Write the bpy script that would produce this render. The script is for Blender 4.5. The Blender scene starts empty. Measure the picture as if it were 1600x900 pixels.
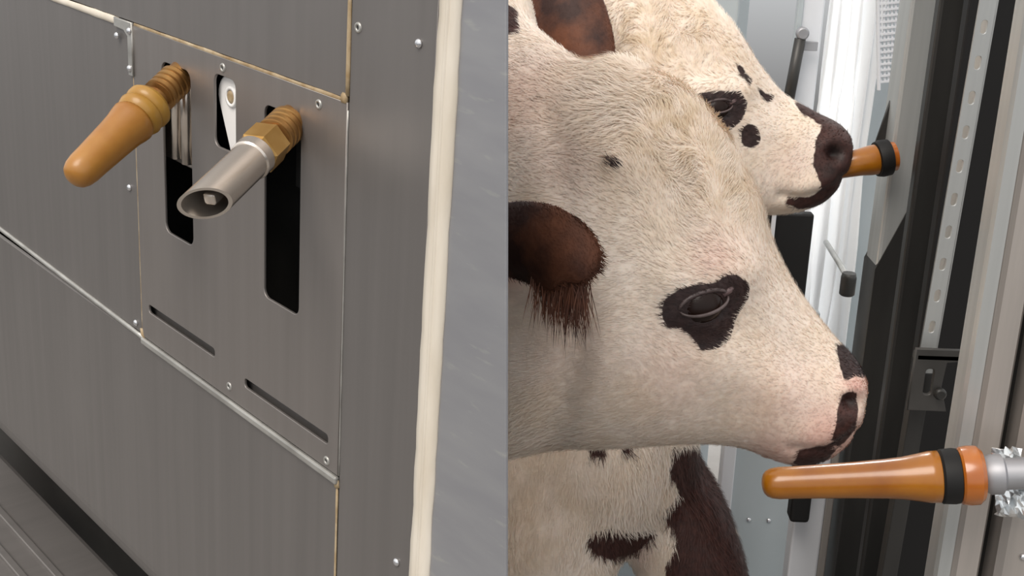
import bpy, bmesh, math, random
import numpy as np
from mathutils import Matrix, Vector, Euler, noise as mnoise
random.seed(7); rng = np.random.default_rng(7)
SC = bpy.context.scene
COL = SC.collection

# ------------------------------------------------------------------ camera
F = 1951.0                                     # focal length in pixels of a 1600 wide frame
def unit(v):
    v = np.array(v, float); return v / np.linalg.norm(v)
_up = unit((200, 5750, 1951)); _fw = np.array([0, 0, -1.0])
_y = unit(_fw - _fw.dot(_up) * _up); _x = np.cross(_y, _up)
RC = np.array([_x, _y, _up])                   # camera -> world
CC = np.array([0, 0, 1.35])
cam = bpy.data.cameras.new('camera'); camo = bpy.data.objects.new('camera', cam); COL.objects.link(camo)
cam.sensor_width = 36.0; cam.lens = 36.0 * F / 1600.0; cam.clip_start = 0.02
camo.matrix_world = Matrix.Translation(CC.tolist()) @ Matrix(RC.tolist()).to_4x4()
SC.camera = camo
cam.dof.use_dof = False

# ------------------------------------------------------------------ sky, sun, exposure
SC.view_settings.view_transform = 'Standard'; SC.view_settings.look = 'None'
SC.view_settings.exposure = 0.40; SC.view_settings.gamma = 1.0
SC.view_settings.use_curve_mapping = False
world = bpy.data.worlds.new('overcast_sky'); SC.world = world; world.use_nodes = True
nt = world.node_tree; nt.nodes.clear()
wo = nt.nodes.new('ShaderNodeOutputWorld'); bg = nt.nodes.new('ShaderNodeBackground')
tc = nt.nodes.new('ShaderNodeTexCoord'); sx = nt.nodes.new('ShaderNodeSeparateXYZ'); rp = nt.nodes.new('ShaderNodeValToRGB')
nt.links.new(tc.outputs['Generated'], sx.inputs[0])
mp = nt.nodes.new('ShaderNodeMapRange'); mp.inputs['From Min'].default_value = -1; mp.inputs['From Max'].default_value = 1
nt.links.new(sx.outputs['Z'], mp.inputs['Value']); nt.links.new(mp.outputs['Result'], rp.inputs['Fac'])
rp.color_ramp.elements[0].position = 0.40; rp.color_ramp.elements[0].color = (.10, .095, .09, 1)
rp.color_ramp.elements[1].position = 0.52; rp.color_ramp.elements[1].color = (.86, .88, .90, 1)
e = rp.color_ramp.elements.new(1.0); e.color = (1.0, .98, .95, 1)
nt.links.new(rp.outputs['Color'], bg.inputs['Color']); bg.inputs['Strength'].default_value = 0.85
nt.links.new(bg.outputs['Background'], wo.inputs['Surface'])
def sun(name, direction, strength, angle, color):
    l = bpy.data.lights.new(name, 'SUN'); l.energy = strength; l.angle = angle; l.color = color
    o = bpy.data.objects.new(name, l); COL.objects.link(o)
    o.rotation_euler = Vector(direction).to_track_quat('-Z', 'Y').to_euler(); o.location = (0, -1, 4)
    return o
sun('sun', (0.40, 0.60, -1.0), 1.9, math.radians(35), (1.0, .93, .85))

def lamp(name, loc, target, size, power, color):
    l = bpy.data.lights.new(name, 'AREA'); l.shape = 'RECTANGLE'; l.size, l.size_y = size; l.energy = power; l.color = color
    o = bpy.data.objects.new(name, l); COL.objects.link(o); o.location = loc
    o.rotation_euler = (Vector(target) - Vector(loc)).to_track_quat('-Z', 'Y').to_euler(); return o
lamp('curtain_backlight', (1.1, 3.6, 2.6), (.5, 1.9, .9), (1.2, .5), 85, (1.0, .98, .95))      # added area light, out of view, makes the curtain glow from behind

# ------------------------------------------------------------------ geometry helpers
def pt(px, py, d):
    """photograph pixel + distance along the view axis -> world point"""
    return CC + RC @ np.array([(px - 800) / F * d, (450 - py) / F * d, -d])
def proj(P):
    q = (np.asarray(P) - CC) @ RC
    return np.stack([800 + F * q[:, 0] / -q[:, 2], 450 - F * q[:, 1] / -q[:, 2]], 1)
def tag(o, label=None, cat=None, group=None, kind=None):
    if label: o['label'] = label
    if cat: o['category'] = cat
    if group: o['group'] = group
    if kind: o['kind'] = kind
    return o
def empty(name, M):
    o = bpy.data.objects.new(name, None); COL.objects.link(o); o.matrix_world = M; o.empty_display_size = .05
    return o
def link(name, me, mat, parent=None, M=None, smooth=False):
    o = bpy.data.objects.new(name, me); COL.objects.link(o)
    if mat: me.materials.clear(); me.materials.append(mat)
    if smooth: me.polygons.foreach_set('use_smooth', [True] * len(me.polygons))
    if parent: o.parent = parent
    if M is not None: o.matrix_local = M
    return o
def meshdata(name, v, f):
    me = bpy.data.meshes.new(name); me.from_pydata([tuple(map(float, p)) for p in v], [], [tuple(map(int, q)) for q in f]); me.update()
    return me
def bm_mesh(name, bm, autosmooth=None):
    bmesh.ops.recalc_face_normals(bm, faces=bm.faces)
    me = bpy.data.meshes.new(name); bm.to_mesh(me); bm.free()
    return me
def box_bm(bm, lo, hi, bevel=0.0, M=None):
    lo, hi = Vector(lo), Vector(hi)
    r = bmesh.ops.create_cube(bm, size=1.0)
    vs = r['verts']
    for v in vs: v.co = Vector([(lo[i] + hi[i]) / 2 + v.co[i] * (hi[i] - lo[i]) for i in range(3)])
    if bevel:
        es = list({e for v in vs for e in v.link_edges})
        r2 = bmesh.ops.bevel(bm, geom=es, offset=bevel, segments=2, affect='EDGES', profile=.5)
        vs = list({v for f in r2['faces'] for v in f.verts} | {v for v in vs if v.is_valid})
    if M is not None:
        for v in vs: v.co = M @ v.co
    return vs
def box_me(name, lo, hi, bevel=0.0, M=None):
    bm = bmesh.new(); box_bm(bm, lo, hi, bevel, M); return bm_mesh(name, bm)
def lathe_me(name, prof, n=32, cap=True):
    """prof: (radius, z) list, spun about z"""
    v, f = [], []
    for r, z in prof:
        for k in range(n):
            a = 2 * math.pi * k / n; v.append((r * math.cos(a), r * math.sin(a), z))
    for i in range(len(prof) - 1):
        for k in range(n):
            k2 = (k + 1) % n; f.append((i * n + k, i * n + k2, (i + 1) * n + k2, (i + 1) * n + k))
    if cap:
        f.append(tuple(range(n))[::-1]); f.append(tuple((len(prof) - 1) * n + k for k in range(n)))
    me = meshdata(name, v, f); me.polygons.foreach_set('use_smooth', [len(p.vertices) < 5 for p in me.polygons]); return me
def sharp(me, deg=35):
    bm = bmesh.new(); bm.from_mesh(me)
    for e in bm.edges:
        if len(e.link_faces) == 2 and e.calc_face_angle(0) > math.radians(deg): e.smooth = False
    bm.to_mesh(me); bm.free(); return me
def axis_M(a, b, roll=0.0):
    a, b = Vector(list(a)), Vector(list(b))
    return Matrix.Translation(a) @ (b - a).to_track_quat('Z', 'Y').to_matrix().to_4x4() @ Matrix.Rotation(roll, 4, 'Z')
def curve_plate(name, outline, holes, t, bevel=0.0005):
    """sheet metal outline with real openings, in the x-y plane, front face at z = 0"""
    cu = bpy.data.curves.new('tmp', 'CURVE'); cu.dimensions = '2D'; cu.fill_mode = 'BOTH'
    cu.extrude = max(t / 2 - bevel, 1e-5); cu.bevel_depth = bevel; cu.bevel_resolution = 1
    for ring in [outline] + holes:
        s = cu.splines.new('POLY'); s.points.add(len(ring) - 1); s.use_cyclic_u = True
        for p, q in zip(s.points, ring): p.co = (q[0], q[1], 0, 1)
    o = bpy.data.objects.new('tmp', cu); COL.objects.link(o)
    dg = bpy.context.evaluated_depsgraph_get(); dg.update()
    me = bpy.data.meshes.new_from_object(o.evaluated_get(dg)); me.name = name
    bpy.data.objects.remove(o); bpy.data.curves.remove(cu)
    for v in me.vertices: v.co.z -= t / 2
    return me
def rrect(x0, x1, y0, y1, r, n=6):
    pts = []
    for cx, cy, a0 in ((x1 - r, y1 - r, 0), (x0 + r, y1 - r, 90), (x0 + r, y0 + r, 180), (x1 - r, y0 + r, 270)):
        for k in range(n + 1):
            a = math.radians(a0 + 90 * k / n); pts.append((cx + r * math.cos(a), cy + r * math.sin(a)))
    return pts
def tube(path, radii, n=16, closed_ends=True):
    """vertices and faces of a tube of varying radius along a 3-D path"""
    path = [np.array(p, float) for p in path]
    if np.isscalar(radii): radii = [radii] * len(path)
    v, f = [], []; up = None
    for i, p in enumerate(path):
        t = unit(path[min(i + 1, len(path) - 1)] - path[max(i - 1, 0)])
        if up is None: up = unit(np.cross(t, (0.31, 0.95, 0.12)))
        a = unit(up - up.dot(t) * t); up = a; b = np.cross(t, a)
        for k in range(n):
            an = 2 * math.pi * k / n; v.append(p + radii[i] * (math.cos(an) * a + math.sin(an) * b))
    for i in range(len(path) - 1):
        for k in range(n):
            k2 = (k + 1) % n; f.append((i * n + k, i * n + k2, (i + 1) * n + k2, (i + 1) * n + k))
    if closed_ends:
        f.append(tuple(range(n))[::-1]); f.append(tuple((len(path) - 1) * n + k for k in range(n)))
    return v, f

# ------------------------------------------------------------------ material helpers
def mat(name, color, rough=.5, metal=0.0, noise=None, bump=None, sss=0.0, coat=0.0, ior=None):
    """principled surface; noise = (scale xyz, colour a, colour b, lo, hi); bump = (scale xyz, strength, distance)"""
    m = bpy.data.materials.new(name); m.use_nodes = True; t = m.node_tree; p = t.nodes['Principled BSDF']
    p.inputs['Base Color'].default_value = (*color, 1); p.inputs['Roughness'].default_value = rough; p.inputs['Metallic'].default_value = metal
    if sss:
        p.inputs['Subsurface Weight'].default_value = sss; p.inputs['Subsurface Radius'].default_value = (1, .4, .2); p.inputs['Subsurface Scale'].default_value = .006
    p.inputs['Coat Weight'].default_value = coat; p.inputs['Coat Roughness'].default_value = .15
    tc = t.nodes.new('ShaderNodeTexCoord')
    def nz(scale, detail=4):
        mp = t.nodes.new('ShaderNodeMapping'); mp.inputs['Scale'].default_value = scale
        n = t.nodes.new('ShaderNodeTexNoise'); n.inputs['Scale'].default_value = 1.0; n.inputs['Detail'].default_value = detail
        t.links.new(tc.outputs['Object'], mp.inputs[0]); t.links.new(mp.outputs[0], n.inputs['Vector']); return n
    if noise:
        layers = noise if isinstance(noise, list) else [noise]
        prev = None
        for sc, a, b, lo, hi in layers:
            n = nz(sc); r = t.nodes.new('ShaderNodeMapRange'); r.inputs['From Min'].default_value = lo; r.inputs['From Max'].default_value = hi
            t.links.new(n.outputs['Fac'], r.inputs['Value'])
            mx = t.nodes.new('ShaderNodeMix'); mx.data_type = 'RGBA'
            t.links.new(r.outputs[0], mx.inputs['Factor'])
            if prev is None: mx.inputs[6].default_value = (*a, 1)
            else: t.links.new(prev, mx.inputs[6])
            mx.inputs[7].default_value = (*b, 1); prev = mx.outputs[2]
        t.links.new(prev, p.inputs['Base Color'])
    if bump:
        sc, st, ds = bump; n = nz(sc, 6); b = t.nodes.new('ShaderNodeBump'); b.inputs['Strength'].default_value = st; b.inputs['Distance'].default_value = ds
        t.links.new(n.outputs['Fac'], b.inputs['Height']); t.links.new(b.outputs[0], p.inputs['Normal'])
    return m

M = {}
def steel(name, c, rough, metal=.75):
    d = tuple(x * .86 for x in c); l = tuple(min(1, x * 1.12) for x in c)
    return mat(name, c, rough, metal, [((90, 2.5, 6), tuple(x * .94 for x in c), tuple(x * 1.05 for x in c), .3, .7), ((9, 5, 5), c, tuple(x * 1.10 for x in c), .55, .75), ((45, 240, 30), c, tuple(min(1, x * 1.35) for x in c), .76, .82)],
               ((300, 6, 10), .06, .001))
M['sheet'] = steel('galvanised_sheet', (.195, .181, .173), .46, .55)
M['plate'] = steel('brushed_plate', (.245, .223, .210), .42, .6)
M['post'] = mat('scuffed_zinc', (.33, .33, .34), .5, .6, [((14, 60, 14), (.33, .33, .35), (.365, .365, .38), .35, .65), ((34, 150, 30), (.35, .35, .365), (.45, .45, .43), .62, .78)], ((40, 200, 30), .06, .001))
M['caulk'] = mat('cream_sealant', (.66, .60, .50), .55, 0, ((60, 14, 40), (.60, .53, .43), (.74, .68, .59), .3, .7), ((70, 20, 40), .3, .002))
M['tan'] = mat('aged_sealant', (.42, .32, .19), .6, 0, ((80, 80, 80), (.24, .15, .06), (.52, .42, .28), .3, .7), ((120, 120, 120), .4, .001))
M['lip'] = mat('worn_zinc_lip', (.42, .41, .39), .4, .6, ((40, 60, 60), (.32, .31, .29), (.52, .51, .48), .3, .7))
M['rivet'] = mat('bright_rivet', (.72, .72, .74), .25, .9)
M['hole'] = mat('screw_recess', (.02, .02, .02), .6)
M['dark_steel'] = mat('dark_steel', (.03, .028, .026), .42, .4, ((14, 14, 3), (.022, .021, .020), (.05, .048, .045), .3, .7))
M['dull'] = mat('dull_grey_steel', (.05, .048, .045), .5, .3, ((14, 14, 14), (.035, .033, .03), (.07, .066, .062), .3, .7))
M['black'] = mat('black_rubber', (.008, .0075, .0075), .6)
M['black'].node_tree.nodes['Principled BSDF'].inputs['Specular IOR Level'].default_value = .3
M['brass'] = mat('oily_brass', (.36, .19, .06), .34, .75, ((60, 60, 60), (.24, .11, .03), (.46, .26, .09), .3, .7))
M['brass_hex'] = mat('yellow_brass', (.50, .29, .09), .35, .7, ((50, 50, 50), (.42, .23, .06), (.58, .36, .13), .3, .7))
M['amber'] = mat('amber_rubber', (.44, .20, .03), .42, 0, ((35, 35, 35), (.31, .12, .012), (.42, .195, .034), .3, .7), ((80, 80, 80), .15, .001), sss=.15, coat=.25)
M['amber_ring'] = mat('amber_gasket', (.56, .33, .08), .4, 0, ((35, 35, 35), (.34, .165, .018), (.44, .245, .042), .3, .7), sss=.1, coat=.2)
M['orange'] = mat('orange_rubber', (.62, .24, .012), .28, 0, ((22, 22, 22), (.22, .062, .002), (.39, .145, .005), .3, .7), ((40, 40, 40), .12, .002), sss=.2, coat=.3)
M['orange_ring'] = mat('orange_collar', (.60, .22, .03), .25, 0, ((22, 22, 22), (.32, .082, .008), (.46, .145, .016), .3, .7), sss=.15, coat=.5)
M['chrome'] = mat('satin_stainless', (.74, .67, .60), .24, .9, ((60, 60, 8), (.66, .59, .52), (.80, .73, .66), .3, .7))
M['white_plastic'] = mat('white_plastic', (.82, .80, .78), .4)
M['wallpaint'] = mat('blue_grey_cladding', (.42, .47, .49), .38, .1, ((3, 3, 2), (.38, .43, .45), (.47, .51, .53), .35, .65))
M['trim'] = mat('pale_trim', (.66, .67, .70), .4, .1)
M['alu'] = mat('aluminium', (.46, .47, .465), .33, .45, [((50, 50, 2), (.40, .41, .405), (.52, .53, .52), .3, .7)], ((220, 220, 5), .1, .001))
M['alu_warm'] = mat('weathered_aluminium', (.46, .42, .39), .45, .6, [((60, 60, 3), (.38, .35, .325), (.55, .50, .46), .3, .7)], ((160, 160, 8), .15, .001))
M['foil'] = mat('silver_foil', (.86, .88, .89), .22, .8, None, ((9, 9, 5), .35, .02))
def film(name):
    m = bpy.data.materials.new(name); m.use_nodes = True; t = m.node_tree; p = t.nodes['Principled BSDF']
    p.inputs['Base Color'].default_value = (.90, .91, .92, 1); p.inputs['Roughness'].default_value = .25; p.inputs['Coat Weight'].default_value = .4
    tr = t.nodes.new('ShaderNodeBsdfTranslucent'); tr.inputs['Color'].default_value = (.95, .96, .97, 1)
    ms = t.nodes.new('ShaderNodeMixShader'); ms.inputs[0].default_value = .6
    t.links.new(p.outputs[0], ms.inputs[1]); t.links.new(tr.outputs[0], ms.inputs[2]); t.links.new(ms.outputs[0], t.nodes['Material Output'].inputs['Surface'])
    return m
M['film'] = film('milky_plastic_film')
M['grate'] = mat('blue_grey_plastic_slat', (.20, .25, .28), .5, 0, ((20, 20, 20), (.16, .2, .23), (.26, .31, .34), .3, .7))
M['concrete'] = mat('wet_concrete', (.16, .15, .14), .6, 0, ((5, 5, 5), (.12, .11, .1), (.2, .19, .18), .3, .7), ((60, 60, 60), .3, .004))
M['horn'] = mat('hoof_horn', (.05, .035, .025), .5)
M['glassy_eye'] = mat('moist_dark_eye', (.014, .006, .004), .30, 0)
M['glassy_eye'].node_tree.nodes['Principled BSDF'].inputs['Specular IOR Level'].default_value = .22
M['eyelid'] = mat('dark_eyelid_skin', (.075, .050, .048), .42, 0, ((60, 60, 60), (.045, .028, .026), (.11, .08, .078), .35, .65))
M['pinkskin'] = mat('pinkish_eye_corner', (.12, .075, .075), .45)

# ------------------------------------------------------------------ the setting: floor and clad wall behind the calves
WD = np.array([-.6757, .7372, 0]); WN = np.array([.7372, .6757, 0])      # along the pen, and away from the near wall
def along(s, n, z=0.0):                                                  # pen coordinates -> world
    return WD * s + WN * n + np.array([0, 0, z])
floor = tag(link('floor', box_me('floor', (-3.2, -1.5, -.08), (2.5, 4.5, 0)), M['concrete']), kind='structure')
PEN = Matrix([[WD[0], WN[0], 0, 0], [WD[1], WN[1], 0, 0], [0, 0, 1, 0], [0, 0, 0, 1]])
wb_s0, wb_s1, wb_n = .80, 3.2, 1.575
slat = box_me('floor_slat', (0, -.014, 0.0), (2.6, .014, .02), .004)
for k in range(26):
    link('floor_slat', slat, M['grate'], floor, PEN @ Matrix.Translation((.75, .58 + .038 * k, .0005)))
wall_back = empty('wall_back', PEN @ Matrix.Translation((0, wb_n, 0))); tag(wall_back, kind='structure')
for a, b in ((1.225, 1.33), (1.334, 1.40), (1.404, 1.90), (1.904, 2.50), (2.504, 3.2)):
    link('cladding_panel', box_me('cladding_panel', (a, 0, .0), (b, .03, 2.1), .003), M['wallpaint'], wall_back)

# ------------------------------------------------------------------ near wall: sheet-metal front of the feeder (x along it, y up, z out)
eu = unit((0.67598938, -0.73503458, -0.0525597)); ev = unit((0.04006149, -0.03456292, 0.99859926)); ew = np.cross(eu, ev)
O = pt(789, 450, .62)
PM = Matrix([[eu[i], ev[i], ew[i], O[i]] for i in range(3)] + [[0, 0, 0, 1]])
wall_left = empty('wall_left', PM); tag(wall_left, kind='structure')
def quad_sheet(name, pts, m, z=0.0, t=.002, par=wall_left, holes=()):
    return link(name, curve_plate(name, pts, list(holes), t, .0004), m, par, Matrix.Translation((0, 0, z)))
def R4(x0, x1, y0, y1): return [(x0, y0), (x1, y0), (x1, y1), (x0, y1)]
quad_sheet('steel_sheet', R4(-1.0, -.3990, -.1690, .0615), M['sheet'])
quad_sheet('steel_sheet', R4(-1.0, -.1410, .0665, .36), M['sheet'])
quad_sheet('steel_sheet', R4(-.1365, -.0640, -1.14, .36), M['sheet'])
# lower sheet with a rolled lower edge
prof = [(-.1755, 0)] + [(-.375, 0)] + [(-.375 - .045 * math.sin(a), -.045 + .045 * math.cos(a)) for a in np.linspace(.12, 1.57, 10)] + [(-.420, -.085)]
v, f = [], []
for x in (-1.0, -.1385):
    for y, z in prof: v.append((x, y, z))
    for y, z in reversed(prof): v.append((x, y + .0015, z - .002))
n2 = 2 * len(prof)
for k in range(n2): f.append((k, (k + 1) % n2, n2 + (k + 1) % n2, n2 + k))
f += [tuple(range(n2))[::-1], tuple(range(n2, 2 * n2))]
link('steel_sheet', meshdata('lower_sheet', v, f), M['sheet'], wall_left)
# corner post face running on to the open edge of the pen
quad_sheet('corner_post_face', [(-.0455, -1.14), (.1214, -1.14), (.0169, -.1588), (-.0148, .1388), (-.0385, .36), (-.0455, .36)], M['post'], z=.0)
v = [(.1214, -1.14, -.002), (.0169, -.1588, -.002), (-.0148, .1388, -.002), (-.0385, .36, -.002)]
v += [(x - .10, y, -.09) for x, y, z in v]; v += [(x - .003, y, z) for x, y, z in v]
f = []
for k in range(3): f += [(k, k + 1, k + 5, k + 4), (k + 8, k + 12, k + 13, k + 9)]
f += [(0, 4, 12, 8), (3, 11, 15, 7)] + [(k, k + 8, k + 9, k + 1) for k in range(3)] + [(k + 4, k + 5, k + 13, k + 12) for k in range(3)]
link('corner_post_return', meshdata('corner_post_return', v, f), M['post'], wall_left)
# housing behind the openings
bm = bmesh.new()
box_bm(bm, (-1.0, -.43, -.094), (-.14, .36, -.088)); box_bm(bm, (-1.0, .352, -.09), (-.14, .36, -.004)); box_bm(bm, (-1.0, -.43, -.09), (-.14, -.422, -.062)); box_bm(bm, (-1.0, -.66, -.094), (-.14, -.42, -.086))  # last box: dark panel added so the gap above the beam reads black
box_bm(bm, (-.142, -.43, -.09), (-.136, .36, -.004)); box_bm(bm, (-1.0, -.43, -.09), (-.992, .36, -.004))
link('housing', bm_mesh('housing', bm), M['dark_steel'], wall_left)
# sealant, seams and lips
def bead(name, pts, r, m, flat=.5, wob=.0):
    P = []
    for (a, b) in zip(pts[:-1], pts[1:]):
        n = max(2, int(math.dist(a, b) / .012))
        for k in range(n): P.append([a[i] + (b[i] - a[i]) * k / n for i in range(2)])
    P.append(list(pts[-1])); path = []; rad = []
    for q in P:
        w = mnoise.noise(Vector((q[0] * 60, q[1] * 60, r * 900))) * wob
        path.append((q[0], q[1], 0)); rad.append(r * (1 + w))
    v, f = tube(path, rad, 8); v = [(p[0], p[1], p[2] * flat + .0002) for p in v]
    return link(name, meshdata(name, v, f), m, wall_left, smooth=True)
bead('sealant_bead', [(-.0540, -1.13), (-.0535, .1), (-.052, .355)], .0092, M['caulk'], .30, .12)
bead('sealant_ridge', [(-.0530, -1.13), (-.0530, .1), (-.0515, .355)], .0022, M['caulk'], 1.6, .1)
bead('sealant_bead', [(-.1385, .36), (-.1385, .068)], .0017, M['tan'], .5, .3)
bead('sealant_bead', [(-.1385, -.178), (-.1380, -.42)], .0011, M['tan'], .5, .3)
bead('seam_rust', [(-.395, .0648), (-.1400, .0650)], .0013, M['tan'], .4, .4)
bead('sealant_bead', [(-1.0, .0565), (-.60, .0628), (-.4185, .0632)], .0026, M['caulk'], .5, .4)
bead('plate_edge', [(-.1374, .060), (-.1370, -.170)], .0005, M['lip'], 1.0)
bead('plate_edge', [(-.3982, .028), (-.3980, -.166)], .0006, M['tan'], .8, .4)
bead('lower_lip', [(-1.0, -.1640), (-.68, -.1665), (-.3967, -.1722)], .0022, M['lip'], .8, .2)
link('lower_lip', box_me('lower_lip', (-.3975, -.1765, -.001), (-.1375, -.1712, .0028), .0012), M['lip'], wall_left)
bead('lower_lip', [(-.3975, -.1765), (-.1375, -.1768)], .0013, M['rivet'], .8, .2)
bead('sealant_blob', [(-.1400, -.1735), (-.1385, -.1790)], .0030, M['tan'], .5, .4)
bead('sealant_blob', [(-.3990, -.1650), (-.3965, -.1740)], .0026, M['tan'], .5, .4)
bead('sealant_blob', [(-.1430, .0660), (-.1385, .0660)], .0028, M['tan'], .5, .4)
# clip at the plate's upper left corner
link('corner_clip', curve_plate('corner_clip', [(-.4220, .0655), (-.3960, .0655), (-.3960, .0290), (-.4015, .0290), (-.4015, .0560), (-.4075, .0595), (-.4220, .0600)],
     [], .0022, .0005), M['lip'], wall_left, Matrix.Translation((0, 0, .0024)))
rivet_me = lathe_me('rivet', [(.0026, 0), (.0025, .0008), (.0017, .0017), (.0006, .0020)], 14)
for (x, y) in ((-.0773, .1076), (-.4112, -.057), (-.0758, -.1997), (-.4089, -.1640), (-.4176, .0535), (-.3980, .0600), (-.3995, .0335)):
    link('rivet', rivet_me, M['rivet'], wall_left, Matrix.Translation((x, y, .0022 if -.43 < x < -.39 and y > 0 else 0)))
ring_me = lathe_me('screw_rim', [(.0012, 0), (.0014, .0008), (.0027, .0008), (.0030, 0)], 16, cap=False)
dot_me = lathe_me('screw_hole', [(.0014, 0), (.0012, .0003)], 12)
def screw(x, y, par, z=0.0):
    r = link('screw', ring_me, M['lip'], par, Matrix.Translation((x, y, z))); link('screw_hole', dot_me, M['hole'], r)
screw(-.1304, .1068, wall_left)
# base beam below the front
beam = empty('beam', PM @ Matrix.Translation((-.57, -.552, -.02))); tag(beam, 'grey steel base beam with grooved top below the sheet metal front', 'beam')
link('beam_body', box_me('beam_body', (-.43, -.06, -.03), (.425, .055, .090), .006), M['sheet'], beam)
for dz in (.015, .042, .068): link('groove_rib', box_me('groove_rib', (-.425, .054, dz), (.42, .058, dz + .008), .0012), M['sheet'], beam)
for x in (-.40, .38): link('beam_leg', box_me('beam_leg', (x, -.59, -.03), (x + .03, -.058, .02), .003), M['post'], beam)

# ------------------------------------------------------------------ cover plate with slots
def PT(x, y, z=0.0): return PM @ Matrix.Translation((x, y, z))
plate = empty('cover_plate', PT(-.2675, -.1705)); tag(plate, 'brushed steel cover plate with long slots in the grey sheet wall', 'plate')
ox, oy = -.2675, -.1705
sh = lambda P: [(x - ox, y - oy) for x, y in P]
holes = [sh(rrect(-.3560, -.3150, -.0745, .0475, .007)), sh(rrect(-.2245, -.1832, -.0800, .0458, .006)), sh(rrect(-.2850, -.2575, .0050, .0530, .006)),
         sh(rrect(-.3860, -.2875, -.1475, -.1402, .0030)), sh(rrect(-.2487, -.1485, -.1540, -.1465, .0030))]
link('plate_sheet', curve_plate('plate_sheet', sh(R4(-.3970, -.1382, -.1700, .0638)), holes, .0020, .0004), M['plate'], plate, Matrix.Translation((0, 0, .0008)))
for x, y in ((-.1655, .0575), (-.2731, .0580), (-.2683, -.1612), (-.1497, -.1650)): screw(x - ox, y - oy, plate, .0008)
# steel guides in the housing behind the slots
link('guide_strip', box_me('guide_strip', (-.400, -.025, -.0125), (-.312, .062, -.0095), .001), M['chrome'], wall_left)
for x, r_ in ((-.3330, .0042), (-.3480, .0034)):
    v, f = tube([(x, .062, -.0055), (x, -.020, -.0055)], r_, 16); link('guide_rod', meshdata('guide_rod', v, f), M['chrome'], wall_left, smooth=True)
link('guide_strip', box_me('guide_strip', (-.28, -.03, -.062), (-.19, .062, -.058), .001), M['dark_steel'], wall_left)
for x0, x1, y0, y1 in ((-.398, -.290, -.152, -.1435), (-.260, -.152, -.159, -.1500)):
    link('slot_channel', box_me('slot_channel', (x0, y0 - .012, -.011), (x1, y1, -.0055), .001), M['sheet'], wall_left)
# white lever behind the middle slot
lev = empty('lever', PT(-.2755, .0385, -.0035)); tag(lev, 'white plastic lever showing in the short slot of the plate', 'lever')
def tear(r0, r1, L, n=14):
    p = [(r0 * math.cos(a), r0 * math.sin(a)) for a in np.linspace(-.15, math.pi + .15, n)]
    q = [(r1 * math.cos(a), -L + r1 * math.sin(a)) for a in np.linspace(math.pi + .15, 2 * math.pi - .15, 8)]
    return p + q
lm = curve_plate('lever_arm', tear(.0125, .0045, .036), [], .006, .0012); lm.transform(Matrix.Rotation(math.radians(12), 4, 'Z'))
link('lever_arm', lm, M['white_plastic'], lev, Matrix.Translation((0, 0, -.001)))
link('pivot_rim', lathe_me('pivot_rim', [(.0046, 0), (.0046, .0016), (.0066, .0016), (.0072, 0)], 20, cap=False), M['white_plastic'], lev, Matrix.Translation((.0045, .001, -.001)))
link('pivot_screw', lathe_me('pivot_screw', [(.0044, 0), (.0040, .0014), (.0022, .0020)], 18), M['tan'], lev, Matrix.Translation((.0045, .001, -.001)))
link('lever_back', box_me('lever_back', (-.004, -.006, -.012), (.004, .006, -.006), .001), M['dark_steel'], lev)

# ------------------------------------------------------------------ the two drinkers of the cover plate
def aligned(name, a, b, label, cat):
    o = empty(name, axis_M(a, b)); tag(o, label, cat); return o
def turned(root, name, prof, m, n=32):
    return link(name, sharp(lathe_me(name, prof, n), 70 if name == 'teat_body' else 35), m, root)
def groove(r, z0, z1, k, d):
    out = []
    for i in range(k):
        z = z0 + (z1 - z0) * i / k; s = (z1 - z0) / k
        out += [(r, z), (r, z + s * .55), (r - d, z + s * .7), (r - d, z + s * .9)]
    return out + [(r, z1)]
a = pt(278, 122, .832); b = pt(112, 281, .765); L1 = np.linalg.norm(b - a)
teat = aligned('rubber_teat', a, b, 'pale amber rubber teat on a threaded brass neck in the left slot', 'teat')
turned(teat, 'brass_neck', [(.0095, -.018), (.0095, .0)] + groove(.0113, .002, .021, 4, .0012) + [(.0085, .0225), (.0085, .030)], M['brass'])
turned(teat, 'gasket', [(.010, .028), (.0140, .0285), (.0158, .031), (.0158, .0345), (.0145, .037), (.0132, .038)], M['amber_ring'])
turned(teat, 'gasket', [(.0125, .0375), (.0150, .0385), (.0158, .041), (.0150, .044), (.0135, .046), (.011, .0465)], M['amber_ring'])
turned(teat, 'teat_body', [(.0110, .046), (.0140, .0465), (.0150, .049), (.0145, .053), (.0135, .058), (.0128, .066), (.0120, .080), (.0114, L1 - .020), (.0111, L1 - .012), (.0103, L1 - .0070), (.0088, L1 - .0035), (.0066, L1 - .0014), (.0040, L1 - .0004), (.0012, L1)], M['amber'])

a = pt(452, 192, .736); b = pt(314, 324, .660); L2 = np.linalg.norm(b - a)
valve = aligned('drinking_valve', a, b, 'steel tipped drinking valve with brass hex nut in the right slot', 'valve')
turned(valve, 'brass_neck', [(.0092, -.02), (.0092, .0)] + groove(.0116, .001, .020, 4, .0012) + [(.008, .0215), (.008, .027)], M['brass'])
hexm = lathe_me('hex_nut', [(.0118, .0225), (.0132, .0235), (.0132, .0385), (.0118, .0395)], 6)
hexm.polygons.foreach_set('use_smooth', [False] * len(hexm.polygons)); link('hex_nut', hexm, M['brass_hex'], valve)
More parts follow.
